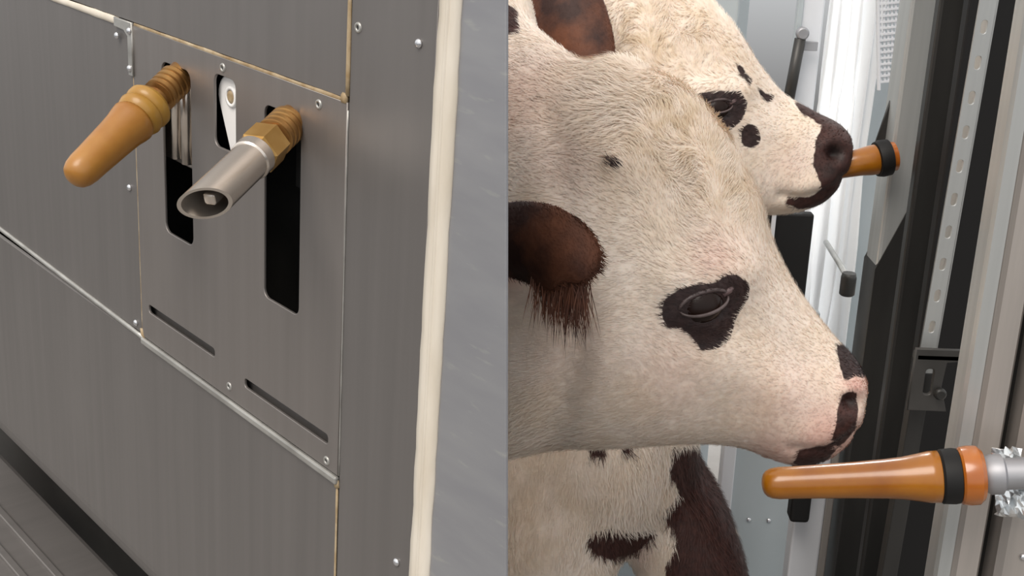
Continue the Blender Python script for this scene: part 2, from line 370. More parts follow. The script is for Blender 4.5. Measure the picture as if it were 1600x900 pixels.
# steel tube cut off obliquely, open at its end
def cut_tube(name, ro, ri, z0, z1, slope, n=40):
    v, f = [], []
    for r, zz, s in ((ro, z0, 0), (ro, z1, slope), (ri, z1, slope), (ri, z0 + .004, 0)):
        for k in range(n):
            an = 2 * math.pi * k / n
            v.append((r * math.cos(an), r * math.sin(an), zz + s * r * math.cos(an - CUTA)))
    for i in range(3):
        for k in range(n):
            k2 = (k + 1) % n; f.append((i * n + k, i * n + k2, (i + 1) * n + k2, (i + 1) * n + k))
    f.append(tuple(range(n))[::-1]); f.append(tuple(3 * n + k for k in range(n)))
    return sharp(meshdata(name, v, f), 30)
# turn the cut towards the side that faces down and towards the viewer
Mi = valve.matrix_world.inverted().to_3x3(); tocam = Mi @ Vector((RC @ np.array([.55, -.75, .55])).tolist())
CUTA = math.atan2(tocam.y, tocam.x) + math.pi
link('steel_tip', cut_tube('steel_tip', .0112, .0095, .040, L2 - .004, .85), M['chrome'], valve, smooth=True)
link('tip_collar', sharp(lathe_me('tip_collar', [(.0112, .0400), (.0122, .0405), (.0122, .047), (.0113, .048)], 36)), M['chrome'], valve)
link('inner_tongue', box_me('inner_tongue', (-.0034, -.0034, .045), (.0034, .0034, L2 - .008), .0012), M['chrome'], valve)

# ------------------------------------------------------------------ feeder side on the right: uprights, rails, plates
def cam_x(px, py, d): return pt(px, py, d)
def upright(name, px0, px1, py, d, depth, m, label, cat, yaw=0.0, z0=0.0, z1=1.75, bev=.004, kind=None):
    """a vertical box whose front face spans px0..px1 where it stands"""
    A, B = pt(px0, py, d), pt(px1, py, d); w = math.hypot(B[0] - A[0], B[1] - A[1])
    c = (A + B) / 2
    R = empty(name, Matrix.Translation((c[0], c[1], z0)) @ Matrix.Rotation(yaw, 4, 'Z'))
    tag(R, label, cat, kind=kind)
    return R, w, z1 - z0
r, w, h = upright('feeder_post', 1393, 1444, 240, 1.50, .05, None, 'bright aluminium upright post behind the far orange teat', 'post')
link('post_body', box_me('post_body', (-w / 2, 0, 0), (w / 2, .05, h), .004), M['alu'], r)
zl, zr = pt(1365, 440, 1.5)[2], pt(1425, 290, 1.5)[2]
sl = curve_plate('post_shade', [(-w / 2 - .001, 0), (w / 2 + .003, 0), (w / 2 + .003, zr), (-w / 2 - .001, zl)], [], .053, .0006); sl.transform(Matrix.Rotation(math.pi / 2, 4, 'X'))
link('post_shade', sl, M['dark_steel'], r, Matrix.Translation((0, -.001, 0)))  # dark cover shaped to imitate the post's reflection darkening downwards
link('post_flange', box_me('post_flange', (-w / 2 + .002, .048, 0), (w / 2 + .03, .056, h), .002), M['alu'], r)
r, w, h = upright('post_dark_face', 1436, 1506, 240, 1.43, .02, None, 'tall dark steel panel for the shaded face of the bright post', 'panel')  # separate dark panel stands for the post's shaded side
link('panel_body', box_me('panel_body', (-w / 2, 0, 0), (w / 2, .02, h), .004), M['dark_steel'], r)  # body of the panel standing for the post's shaded side
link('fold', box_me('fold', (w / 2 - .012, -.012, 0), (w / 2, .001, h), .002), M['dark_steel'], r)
# perforated strip
A, B = pt(1490, 240, 1.16), pt(1519, 240, 1.16); c = (A + B) / 2; w = math.hypot(B[0] - A[0], B[1] - A[1])
ps = empty('perforated_strip', Matrix.Translation((c[0], c[1], 0)) @ Matrix.Rotation(.12, 4, 'Z') @ Matrix.Translation((0, 0, c[2])) @ Matrix.Rotation(math.radians(1.3), 4, 'Y') @ Matrix.Translation((0, 0, -c[2])))
tag(ps, 'narrow galvanised strip with a row of small holes beside dark gap', 'strip')
zc = pt(1460, 590, 1.22)[2]
link('strip_dark_end', box_me('strip_dark_end', (-w / 2, 0, 0), (w / 2, .012, zc), .001), M['dark_steel'], ps)  # dark lower length imitates the strip fading into shade
pm = curve_plate('strip_body', R4(-w / 2, w / 2, zc, 1.72), [rrect(-.0040, .0025, y, y + .013, .0030, 3) for y in np.arange(zc + .01, 1.68, .032)], .002, .0003)
pm.transform(Matrix.Rotation(math.pi / 2, 4, 'X')); link('strip_body', pm, M['alu'], ps)
link('strip_return', box_me('strip_return', (w / 2 - .002, .0, zc), (w / 2, .03, 1.72), .0005), M['alu'], ps)
# black board put in for the dark recess behind the strip
r, w, h = upright('gap_shade_board', 1480, 1640, 240, 1.32, .02, None, 'black board giving the dark of the gap beside the near rail', 'board')
link('shade_board_body', box_me('shade_board_body', (-w / 2, 0.0, 0), (w / 2, .02, h), .003), M['black'], r)
# bracket low in the gap
A, B = pt(1428, 540, 1.208), pt(1502, 650, 1.208)
br = empty('bracket', Matrix.Translation(((A + B) / 2).tolist())); tag(br, 'dark grey hinge bracket low in the gap beside the shaded post face', 'bracket')
hw = (B[0] - A[0]) / 2; hh = (A[2] - B[2]) / 2
link('bracket_plate', curve_plate('bracket_plate', [(-hw, hh), (hw, hh), (hw, hh - .01), (hw * .25, hh - .012), (.004, -hh * .2), (hw * .5, -hh), (-hw, -hh)], [rrect(-hw * .55, -hw * .15, -hh * .5, hh * .4, .004)], .005, .0008),
     M['dull'], br, Matrix.Rotation(math.pi / 2, 4, 'X'))
link('bracket_arm', box_me('bracket_arm', (-hw, 0.0, hh - .012), (hw, .012, hh - .004), .002), M['dull'], br)
link('bracket_bolt', lathe_me('bracket_bolt', [(.006, 0), (.006, .004), (.004, .006)], 12), M['dark_steel'], br, Matrix.Translation((.002, -.004, -hh * .35)) @ Matrix.Rotation(math.pi / 2, 4, 'X'))

# near rail: stepped aluminium extrusion
A = pt(1510, 600, .90)
rail = empty('near_rail', Matrix.Translation((A[0], A[1], 0)) @ Matrix.Rotation(-.10, 4, 'Z')); tag(rail, 'stepped weathered aluminium rail carrying the near orange teat', 'rail')
def extr(name, P, z0, z1, m, par):
    n = len(P); v = [(x, y, z0) for x, y in P] + [(x, y, z1) for x, y in P]
    f = [(k, (k + 1) % n, n + (k + 1) % n, n + k) for k in range(n)] + [tuple(range(n))[::-1], tuple(range(n, 2 * n))]
    bm = bmesh.new(); bm.from_mesh(meshdata(name, v, f)); 
    return link(name, bm_mesh(name, bm), m, par)
extr('rail_flange', [(0, .006), (.0015, .0), (.010, -.002), (.010, .03), (.0, .03)], 0, 1.7, M['alu'], rail)
extr('rail_web', [(.010, .0), (.014, -.004), (.028, -.006), (.031, .0), (.031, .03), (.010, .03)], 0, 1.7, M['alu_warm'], rail)
extr('rail_channel', [(.031, .012), (.038, .014), (.038, .03), (.031, .03)], 0, 1.7, M['dark_steel'], rail)
extr('rail_flange', [(.038, -.012), (.043, -.016), (.066, -.018), (.10, -.016), (.10, .03), (.038, .03)], 0, 1.7, M['alu_warm'], rail)
for z in (.62, .88, 1.18, 1.36): link('rail_rivet', rivet_me, M['lip'], rail, Matrix.Translation((.055, -.0175, z)) @ Matrix.Rotation(math.pi / 2, 4, 'X'))

# near orange teat
a = pt(1536, 742, .865); b = pt(1190, 756, .885); L3 = np.linalg.norm(b - a)
nt_ = aligned('orange_teat', a, b, 'long glossy orange teat with black ring on the near rail', 'teat')
turned(nt_, 'steel_nipple', [(.011, -.035), (.011, -.014), (.0140, -.012), (.0140, -.005), (.011, .0), (.010, .002)], M['post'])
turned(nt_, 'collar', [(.012, .0), (.0180, .001), (.0205, .004), (.0208, .010), (.0200, .015), (.0185, .0165)], M['orange_ring'])
turned(nt_, 'black_ring', [(.0165, .0165), (.0190, .017), (.0195, .020), (.0190, .028), (.017, .030)], M['black'])
turned(nt_, 'teat_body', [(.0165, .029), (.0182, .030), (.0180, .036), (.0165, .044), (.0148, .054), (.0138, .066), (.0128, .085), (.0119, .110), (.0114, L3 - .022), (.0114, L3 - .012), (.0106, L3 - .0068), (.0090, L3 - .0034), (.0068, L3 - .0014), (.0040, L3 - .0004), (.0012, L3)], M['orange'])
# crumpled foil scrap tucked behind the fitting
v, f = [], []; A = pt(1574, 752, .885)
for i in range(9):
    for j in range(14):
        p = A + np.array([(i - 4) * .0026 + (.5 - j / 13) * -.012, 0, (6.5 - j) * .0042])
        p = p + np.array([0, .010 * mnoise.noise(Vector((i * .9, j * .8, 3.1))), 0]) - np.array([0, .003, 0]); v.append(p - A)
for i in range(8):
    for j in range(13): f.append((i * 14 + j, (i + 1) * 14 + j, (i + 1) * 14 + j + 1, i * 14 + j + 1))
fo = link('foil_scrap', meshdata('foil_scrap', v, f), M['foil']); fo.location = A.tolist(); tag(fo, 'small crumpled silver foil scrap beside the near teat fitting', 'foil')
sm = fo.modifiers.new('thick', 'SOLIDIFY'); sm.thickness = .0006

# far orange teat, in the second calf's mouth
a = pt(1392, 245, 1.480); b = pt(1296, 262, 1.475); L4 = np.linalg.norm(b - a)
ft = aligned('orange_teat', a, b, 'short orange teat held in the mouth of the far calf', 'teat')
turned(ft, 'collar', [(.014, -.005), (.0175, -.004), (.0175, .002), (.015, .003)], M['orange_ring'])
turned(ft, 'black_ring', [(.016, .002), (.0215, .003), (.0220, .012), (.0205, .018), (.016, .019)], M['black'])
turned(ft, 'teat_body', [(.015, .018), (.0180, .019), (.0178, .026), (.0160, .040), (.0150, L4 - .01), (.010, L4 - .002), (.004, L4)], M['orange'])
# dark wedge flap above it
fl = empty('flap', Matrix.Translation(pt(1386, 190, 1.52).tolist())); tag(fl, 'dark pointed flap above the far teat beside the bright post', 'flap')
fm = curve_plate('flap_plate', [(-.011, -.035), (.010, -.035), (.011, .035), (.006, .045)], [], .006, .001); fm.transform(Matrix.Rotation(math.pi / 2, 4, 'X'))
link('flap_plate', fm, M['dark_steel'], fl)
link('flap_pin', lathe_me('flap_pin', [(.003, -.01), (.003, .005), (.002, .006)], 10), M['dark_steel'], fl, Matrix.Translation((.006, 0, -.02)) @ Matrix.Rotation(math.pi / 2, 4, 'X'))

# crinkled bright curtain hanging in the opening behind the far calf
def curtain(name, px0, px1, d0, d1, z0, z1, nfold, amp, seed, label, m):
    A, B = pt(px0, 240, d0), pt(px1, 240, d1); n, k = nfold * 6, 36
    c = (A + B) / 2; c[2] = z0; v, f = [], []
    for i in range(n + 1):
        for j in range(k + 1):
            t = i / n; z = z0 + (z1 - z0) * j / k
            p = A + (B - A) * t; w = abs(((t * nfold + .35 * mnoise.noise(Vector((t * 3, z * 1.2, seed)))) % 1) - .5) * 2
            off = amp * (w - .5) + amp * .9 * mnoise.noise(Vector((t * 9, z * 5, seed + 4)))
            v.append((p[0] - c[0] + .3 * off, p[1] - c[1] - off, z - z0))
    for i in range(n):
        for j in range(k): f.append((i * (k + 1) + j, (i + 1) * (k + 1) + j, (i + 1) * (k + 1) + j + 1, i * (k + 1) + j + 1))
    o = link(name, meshdata(name, v, f), m); o.location = c.tolist(); tag(o, label, 'curtain')
    s = o.modifiers.new('thick', 'SOLIDIFY'); s.thickness = .0015
    return o
curtain('plastic_curtain', 1268, 1352, 1.86, 1.80, .02, 1.75, 5, .016, 1.3, 'crinkled milky white plastic curtain hanging behind the far muzzle', M['film'])
r, w, h = upright('grey_partition', 1340, 1404, 240, 1.84, .02, None, 'pale blue grey narrow panel between white plastic curtain and bright post', 'panel')
link('panel_body', box_me('panel_body', (-w / 2, 0, 0), (w / 2, .02, h), .004), M['wallpaint'], r)
# netting strip
A = pt(1400, 10, 1.66); ns = empty('netting', Matrix.Translation(A.tolist()) @ Matrix.Rotation(math.radians(-8), 4, 'Y')); tag(ns, 'white wire netting strip at top behind the bright post', 'netting')
bm = bmesh.new()
for k in range(9): box_bm(bm, (-.022 + k * .0052, 0, -.10), (-.0195 + k * .0052, .0025, .10))
for k in range(26): box_bm(bm, (-.022, -.002, -.10 + k * .008), (.022, 0, -.0972 + k * .008))
tag(link('netting_wires', bm_mesh('netting_wires', bm), M['trim'], ns), kind='stuff')
link('netting_frame', box_me('netting_frame', (-.026, -.003, -.11), (-.022, .004, .11), .001), M['trim'], ns)

# door leaf edge and latch between cladding and curtain
r, w, h = upright('door_frame', 1240, 1276, 130, 1.90, .03, None, 'pale grey door frame upright beside the white plastic curtain', 'frame')
link('frame_body', box_me('frame_body', (-w / 2, 0, 0), (w / 2, .03, h), .003), M['trim'], r)
link('frame_stop', box_me('frame_stop', (-w / 2 - .006, -.004, 0), (-w / 2 + .002, .012, h), .001), M['wallpaint'], r)
A = pt(1252, 60, 1.86); la = empty('latch', Matrix.Translation(A.tolist())); tag(la, 'dark grey rod latch with round knob on the pale frame', 'latch')
rx = Matrix.Rotation(math.pi / 2, 4, 'X')
link('latch_knob', lathe_me('latch_knob', [(.0095, 0), (.0095, .008), (.007, .011)], 18), M['post'], la, Matrix.Translation((.0, 0, .008)) @ rx)
link('latch_plate', box_me('latch_plate', (-.008, 0, -.018), (.026, .004, -.004), .001), M['post'], la)
v, f = tube([(-.002, -.002, .0), (-.012, -.002, -.12)], .0085, 12); link('latch_rod', meshdata('latch_rod', v, f), M['dark_steel'], la, smooth=True)
# black rubber strip below
r, w, h = upright('rubber_strip', 1188, 1262, 430, 1.84, .02, None, 'black rubber door strip below the far calf chin', 'strip', z0=.60, z1=pt(1220, 325, 1.84)[2])
link('strip_body', box_me('strip_body', (-w / 2, 0, 0), (w / 2, .02, h), .003), M['black'], r)
link('strip_edge', box_me('strip_edge', (-w / 2 + .008, -.004, 0), (-w / 2 + .014, .002, h), .001), M['trim'], r)
# hanging peg
pg = empty('peg', Matrix.Translation(pt(1325, 444, 1.70).tolist())); tag(pg, 'short dark round peg end in front of the white plastic curtain', 'peg')
link('peg_body', lathe_me('peg_body', [(.0085, -.016), (.0105, -.014), (.0105, .010), (.009, .016)], 18), M['dark_steel'], pg)
v, f = tube([(.002, 0, .004), (.004, .08, .008), (.005, .16, .012)], .004, 10); link('peg_stem', meshdata('peg_stem', v, f), M['alu'], pg, smooth=True)

# lower gate panel, its pale edges and black peg
A, B = pt(1122, 800, 1.88), pt(1245, 800, 1.88)
gp = empty('low_gate', Matrix.Translation(((A[0] + B[0]) / 2, (A[1] + B[1]) / 2, 0))); tag(gp, 'lower blue grey gate panel with pale edge strip under the near calf chin', 'panel')
w = B[0] - A[0]
link('gate_board', box_me('gate_board', (-w / 2, 0, .02), (w / 2, .015, .76), .002), M['wallpaint'], gp)
link('gate_edge', box_me('gate_edge', (-w / 2 - .002, -.006, .30), (-w / 2 + .018, .017, .76), .002), M['trim'], gp)
for x in (-.012, .018): link('gate_glint', rivet_me, M['rivet'], gp, Matrix.Translation((x, 0, pt(1190, 815, 1.88)[2])) @ rx @ Matrix.Scale(1.5, 4))  # two bright studs standing in for glints on the panel
r, w, h = upright('gate_post', 1236, 1296, 850, 1.70, .03, None, 'light grey short gate post under the near orange teat', 'post', z0=0, z1=.70)
link('post_body', box_me('post_body', (-w / 2, 0, 0), (w / 2 * .55, .03, h), .003), M['trim'], r)
link('post_side', box_me('post_side', (w / 2 * .56, .004, 0), (w / 2, .03, h), .002), M['alu_warm'], r)
A = pt(1255, 760, 1.64); bp = empty('black_peg', Matrix.Translation(A.tolist())); tag(bp, 'black rounded rubber stop on the light gate post', 'stop')
link('stop_body', box_me('stop_body', (-.0135, -.006, -.052), (.0125, .02, .06), .005), M['black'], bp)
link('stop_clip', box_me('stop_clip', (-.010, .018, -.03), (.010, .028, .04), .002), M['dark_steel'], bp)

# ------------------------------------------------------------------ calves
def coat_material(name, white, cream, dark, red):
    """short coat: attribute 'patch' is a distance into a dark marking, 'red' its warmth, 'pink' bare skin"""
    m = bpy.data.materials.new(name); m.use_nodes = True; t = m.node_tree; p = t.nodes['Principled BSDF']; L = t.links.new
    p.inputs['Roughness'].default_value = .62; p.inputs['Subsurface Weight'].default_value = .12
    p.inputs['Subsurface Radius'].default_value = (1, .45, .3); p.inputs['Subsurface Scale'].default_value = .008
    def attr(n):
        a = t.nodes.new('ShaderNodeAttribute'); a.attribute_name = n; return a.outputs['Fac']
    tc = t.nodes.new('ShaderNodeTexCoord')
    def nz(s, d=3):
        n = t.nodes.new('ShaderNodeTexNoise'); n.inputs['Scale'].default_value = s; n.inputs['Detail'].default_value = d
        L(tc.outputs['Object'], n.inputs['Vector']); return n.outputs['Fac']
    def rng_(x, a, b, c=0.0, d=1.0):
        r = t.nodes.new('ShaderNodeMapRange'); r.inputs[1].default_value = a; r.inputs[2].default_value = b; r.inputs[3].default_value = c; r.inputs[4].default_value = d
        L(x, r.inputs[0]); return r.outputs[0]
    def mix(f, a, b):
        x = t.nodes.new('ShaderNodeMix'); x.data_type = 'RGBA'; L(f, x.inputs[0])
        for i, c in ((6, a), (7, b)):
            if isinstance(c, tuple): x.inputs[i].default_value = (*c, 1)
            else: L(c, x.inputs[i])
        return x.outputs[2]
    base = mix(rng_(nz(22), .38, .66), white, cream)
    base = mix(attr('curl'), base, mix(rng_(nz(70, 2), .40, .62), cream, (.60, .45, .28)))
    base = mix(attr('pink'), base, mix(rng_(nz(60), .35, .65), (.72, .42, .34), (.60, .30, .25)))
    dk = mix(attr('red'), dark, red)
    dk = mix(rng_(nz(120), .35, .7), dk, mix(attr('red'), tuple(x * .6 for x in dark), tuple(x * .55 for x in red)))
    ad = t.nodes.new('ShaderNodeMath'); ad.operation = 'ADD'; L(attr('patch'), ad.inputs[0]); L(rng_(nz(90, 4), 0, 1, -.35, .35), ad.inputs[1])
    L(mix(attr('black'), mix(rng_(ad.outputs[0], -.06, .10), base, dk), (.006, .004, .004)), p.inputs['Base Color'])
    b = t.nodes.new('ShaderNodeBump'); b.inputs['Strength'].default_value = .15; b.inputs['Distance'].default_value = .003
    L(nz(160, 4), b.inputs['Height']); L(b.outputs[0], p.inputs['Normal'])
    return m
M['coat'] = coat_material('calf_coat', (.84, .73, .63), (.79, .665, .54), (.035, .018, .017), (.060, .016, .010))
M['ear'] = mat('chestnut_ear', (.07, .02, .010), .7, 0, [((22, 22, 22), (.034, .010, .006), (.17, .055, .022), .38, .66)], ((150, 150, 150), .2, .002))

def catmull(A, m):
    A = np.asarray(A, float); n = len(A); out = []
    for i in range(n - 1):
        p0, p1, p2, p3 = A[max(i - 1, 0)], A[i], A[i + 1], A[min(i + 2, n - 1)]
        for k in range(m):
            s = k / m
            out.append(.5 * ((2 * p1) + (-p0 + p2) * s + (2 * p0 - 5 * p1 + 4 * p2 - p3) * s * s + (-p0 + 3 * p1 - 3 * p2 + p3) * s ** 3))
    out.append(A[-1]); return np.array(out)
def loft(rings, m=5, n=48):
    """rings: (centre, half-up vector, half-side vector, egg, squareness)"""
    arr = catmull([np.concatenate([c, u, l, [k, e]]) for c, u, l, k, e in rings], m)
    v, f = [], []
    ph = np.linspace(0, 2 * np.pi, n, endpoint=False); s, c = np.sin(ph), np.cos(ph)
    for a in arr:
        C, U, S, k, e = a[:3], a[3:6], a[6:9], a[9], a[10]
        ss = np.sign(s) * np.abs(s) ** e; cc = np.sign(c) * np.abs(c) ** e * (1 + k * s)
        v.append(C + ss[:, None] * U + cc[:, None] * S)
    v = np.concatenate(v); N = len(arr)
    for i in range(N - 1):
        for k in range(n):
            k2 = (k + 1) % n; f.append((i * n + k, i * n + k2, (i + 1) * n + k2, (i + 1) * n + k))
    f.append(tuple(range(n))[::-1]); f.append(tuple((N - 1) * n + k for k in range(n)))
    return v, f
def head_ring(T, B, d, w, k=0.0, e=.92, dd=0.0, twist=0.0):
    t, b = pt(*T, d), pt(*B, d + dd); view = RC @ np.array([0, 0, 1.0])
    side = unit(view * math.cos(twist) + WN * -math.sin(twist))
    return ((t + b) / 2, (t - b) / 2, side * w, k, e)
def body_rings(s_list, s0, n0):
    out = []
    for s, z, hh, hw in s_list: out.append((along(s0 + s, n0, z), np.array([0, 0, hh]), -WN * hw, -.08, .95))
    return out
def union_remesh(name, pieces, voxel, smooth_it=6):
    v, f, o = [], [], 0
    for a, b in pieces:
        v.append(np.asarray(a)); f += [tuple(i + o for i in q) for q in b]; o += len(a)
    me = meshdata(name + '_raw', np.concatenate(v), f)
    bm = bmesh.new(); bm.from_mesh(me); bmesh.ops.recalc_face_normals(bm, faces=bm.faces); bm.to_mesh(me); bm.free()
    ob = bpy.data.objects.new('tmp', me); COL.objects.link(ob)
    r = ob.modifiers.new('r', 'REMESH'); r.mode = 'VOXEL'; r.voxel_size = voxel; r.adaptivity = 0.0
    s = ob.modifiers.new('s', 'SMOOTH'); s.factor = .5; s.iterations = smooth_it
    dg = bpy.context.evaluated_depsgraph_get(); dg.update()
    out = bpy.data.meshes.new_from_object(ob.evaluated_get(dg)); out.name = name
    bpy.data.objects.remove(ob); return out
def get_vn(me):
    n = len(me.vertices); v = np.empty(n * 3, np.float32); me.vertices.foreach_get('co', v)
    nn = np.empty(n * 3, np.float32); me.vertices.foreach_get('normal', nn)
    return v.reshape(-1, 3).astype(float), nn.reshape(-1, 3).astype(float)
def set_v(me, v): me.vertices.foreach_set('co', v.astype(np.float32).ravel()); me.update()
def poly_sdf(P, poly):
    """signed distance in pixels, positive inside"""
    poly = np.array(poly, float); d = np.full(len(P), 1e9); ins = np.zeros(len(P), bool)
    for a, b in zip(poly, np.roll(poly, -1, 0)):
        ab = b - a; t = np.clip(((P - a) @ ab) / (ab @ ab + 1e-9), 0, 1)
        d = np.minimum(d, np.linalg.norm(P - (a + t[:, None] * ab), axis=1))
        cond = (a[1] > P[:, 1]) != (b[1] > P[:, 1])
        with np.errstate(divide='ignore', invalid='ignore'): xi = (b[0] - a[0]) * (P[:, 1] - a[1]) / (b[1] - a[1]) + a[0]
        ins ^= cond & (P[:, 0] < xi)
    return np.where(ins, d, -d)
def ell(cx, cy, rx, ry, n=14): return [(cx + rx * math.cos(a), cy + ry * math.sin(a)) for a in np.linspace(0, 2 * math.pi, n, endpoint=False)]
VIEW = RC @ np.array([0, 0, 1.0])
def mirror_near(V, dmid):
    """map points of the far half of the head onto the near half (for symmetrical features)"""
    c = CC - VIEW * dmid; s = (V - c) @ VIEW; W = V.copy(); far = s < 0; W[far] -= 2 * s[far, None] * VIEW; return W
def sculpt(me, feats, dmid):
    V, N = get_vn(me); W = mirror_near(V, dmid); P = proj(W); facing = ((V - (CC - VIEW * dmid)) @ VIEW)
    D = np.zeros(len(V))
    for kind, geo, r, amp in feats:
        if kind == 'dot': d = np.linalg.norm((P - np.array(geo)), axis=1)
        elif kind == 'line':
            d = np.full(len(P), 1e9)
            for a, b in zip(geo[:-1], geo[1:]):
                a, b = np.array(a, float), np.array(b, float); ab = b - a; t = np.clip(((P - a) @ ab) / (ab @ ab), 0, 1)
                d = np.minimum(d, np.linalg.norm(P - (a + t[:, None] * ab), axis=1))
        D += amp * np.exp(-(d / r) ** 2)
    D *= np.clip(np.abs(facing) / .02, 0, 1)
    set_v(me, V + N * D[:, None])
def paint(me, patches, curl, pink, dmid, red_fn, zmir=.80, black=()):
    V, N = get_vn(me); P = proj(np.where(V[:, 2:3] > zmir, mirror_near(V, dmid), V)); s = np.full(len(V), -30.)
    for poly, soft in patches: s = np.maximum(s, poly_sdf(P, poly) / soft)
    s = np.clip(s / 12, -1.5, 1.5)
    def soft(list_):
        a = np.zeros(len(V))
        for (x, y), r, k in list_: a = np.maximum(a, k * np.exp(-(np.linalg.norm(P - np.array((x, y)), axis=1) / r) ** 2))
        return a
    for n, a in (('patch', s), ('curl', soft(curl)), ('pink', soft(pink)), ('red', red_fn(P)), ('black', soft(black))):
        at = me.attributes.new(n, 'FLOAT', 'POINT'); at.data.foreach_set('value', a.astype(np.float32))
def fur(name, me, parent, count, density, flow, length, width, mtl, curlfn=None, origin=None):
    """short hairs as thin tapered blades; they take the coat marking at their root"""
    V, N = get_vn(me); me.calc_loop_triangles(); nt_ = len(me.loop_triangles)
    T = np.empty(nt_ * 3, np.int32); me.loop_triangles.foreach_get('vertices', T); T = T.reshape(-1, 3)
    ar = np.linalg.norm(np.cross(V[T[:, 1]] - V[T[:, 0]], V[T[:, 2]] - V[T[:, 0]]), axis=1) * .5
    w = ar * density(V[T].mean(1), N[T].mean(1)); w /= w.sum()
    idx = rng.choice(nt_, count, p=w); b = rng.random((count, 2)); fl = b.sum(1) > 1; b[fl] = 1 - b[fl]
    bc = np.stack([1 - b.sum(1), b[:, 0], b[:, 1]], 1)
    mixv = lambda A: (A[T[idx]] * (bc[..., None] if A.ndim == 2 else bc)).sum(1)
    P, Nn = mixv(V), mixv(N); Nn /= np.linalg.norm(Nn, axis=1)[:, None]
    D = flow(P, Nn); D -= (D * Nn).sum(1)[:, None] * Nn; D /= np.linalg.norm(D, axis=1)[:, None] + 1e-9
    cz = curlfn(P) if curlfn is not None else np.zeros(count)
    # whorls: rotate the flow by smooth noise
    an = np.array([mnoise.noise(Vector(p * 22)) for p in P]) * (.6 + 3.6 * cz) + rng.normal(0, .16, count)
    B = np.cross(Nn, D); D = D * np.cos(an)[:, None] + B * np.sin(an)[:, None]; B = np.cross(Nn, D)
    Ln = length(P) * rng.uniform(.6, 1.25, count)
    lift = np.clip(rng.normal(.30, .10, count) + .25 * cz, .08, 1.0)
    p1 = P + (D + lift[:, None] * 1.1 * Nn) * (.5 * Ln)[:, None]
    p2 = P + (D + lift[:, None] * .9 * Nn) * Ln[:, None] - Nn * (.14 * Ln)[:, None] + B * (rng.normal(0, .08, count) * Ln)[:, None]
    W = B * (width * rng.uniform(.7, 1.2, count))[:, None]
    P0 = P - Nn * .0006
    VV = np.stack([P0 - W, P0 + W, p1 - W * .8, p1 + W * .8, p2], 1).reshape(-1, 3)
    k = np.arange(count)[:, None] * 5
    Q = np.concatenate([k + 2, k + 3, k + 1, k], 1); R = np.concatenate([k + 4, k + 3, k + 2], 1)
    fm = bpy.data.meshes.new(name); fm.vertices.add(count * 5); fm.vertices.foreach_set('co', VV.astype(np.float32).ravel())
    loops = np.concatenate([Q.ravel(), R.ravel()]); fm.loops.add(len(loops)); fm.loops.foreach_set('vertex_index', loops.astype(np.int32))
    st = np.concatenate([np.arange(count) * 4, count * 4 + np.arange(count) * 3]); fm.polygons.add(2 * count)
    fm.polygons.foreach_set('loop_start', st.astype(np.int32)); fm.update(); fm.validate()
    for n in ('patch', 'curl', 'pink', 'red', 'black'):
        if n in me.attributes:
            a = np.empty(len(V), np.float32); me.attributes[n].data.foreach_get('value', a)
            at = fm.attributes.new(n, 'FLOAT', 'POINT'); at.data.foreach_set('value', np.repeat(mixv(a), 5).astype(np.float32))
    fm.polygons.foreach_set('use_smooth', [True] * len(fm.polygons))
    nn = unit_rows(np.repeat(Nn, 5, 0) * 1.0)
    fm.normals_split_custom_set_from_vertices([tuple(x) for x in nn])
    o = link(name, fm, mtl, parent); tag(o, kind='stuff'); return o
def unit_rows(A): return A / (np.linalg.norm(A, axis=1)[:, None] + 1e-9)
def shift(me, base):
    V, _ = get_vn(me); set_v(me, V - np.asarray(base))
def leaf(axis, halfw, wdir, thick, cup, n=14, m=5):
    """an ear: cupped leaf along axis; wdir = direction of its width at each station"""
    A = catmull(np.array([np.concatenate([a, w, [h]]) for a, w, h in zip(axis, wdir, halfw)]), m); v, f = [], []
    for i, r in enumerate(A):
        p, w, h = r[:3], unit(r[3:6]), max(r[6], .0008); t = unit(A[min(i + 1, len(A) - 1)][:3] - A[max(i - 1, 0)][:3])
        w = unit(w - w.dot(t) * t); nn = np.cross(t, w)
        for side in (1, -1):
            for k in range(n):
                q = -1 + 2 * k / (n - 1); q = q * side
                v.append(p + w * h * q + nn * (cup * h * (1 - q * q) + side * thick * .5 * (1 - .8 * q * q)))
    N = 2 * n
    for i in range(len(A) - 1):
        for k in range(N):
            k2 = (k + 1) % N; f.append((i * N + k, i * N + k2, (i + 1) * N + k2, (i + 1) * N + k))
    f.append(tuple(range(N))[::-1]); f.append(tuple((len(A) - 1) * N + k for k in range(N)))
    return v, f
def strands(name, roots, dirs, lens, width, mtl, parent, base, droop=(0, 0, -1), k=.5):
    v, f = [], []; dr = np.array(droop, float)
    for p, d, L in zip(roots, dirs, lens):
        d = unit(d); s = unit(np.cross(d, VIEW + rng.normal(0, .3, 3))) * width
        pts = [p + d * L * t + dr * k * L * t * t for t in (0, .35, .7, 1)]
        o = len(v)
        for q, w_ in zip(pts[:3], (1, .85, .55)): v += [q - s * w_, q + s * w_]
        v.append(pts[3]); f += [(o, o + 1, o + 3, o + 2), (o + 2, o + 3, o + 5, o + 4), (o + 4, o + 5, o + 6)]
    me = meshdata(name, np.array(v) - np.asarray(base), f); me.polygons.foreach_set('use_smooth', [True] * len(me.polygons))
    o = link(name, me, mtl, parent); tag(o, kind='stuff'); return o
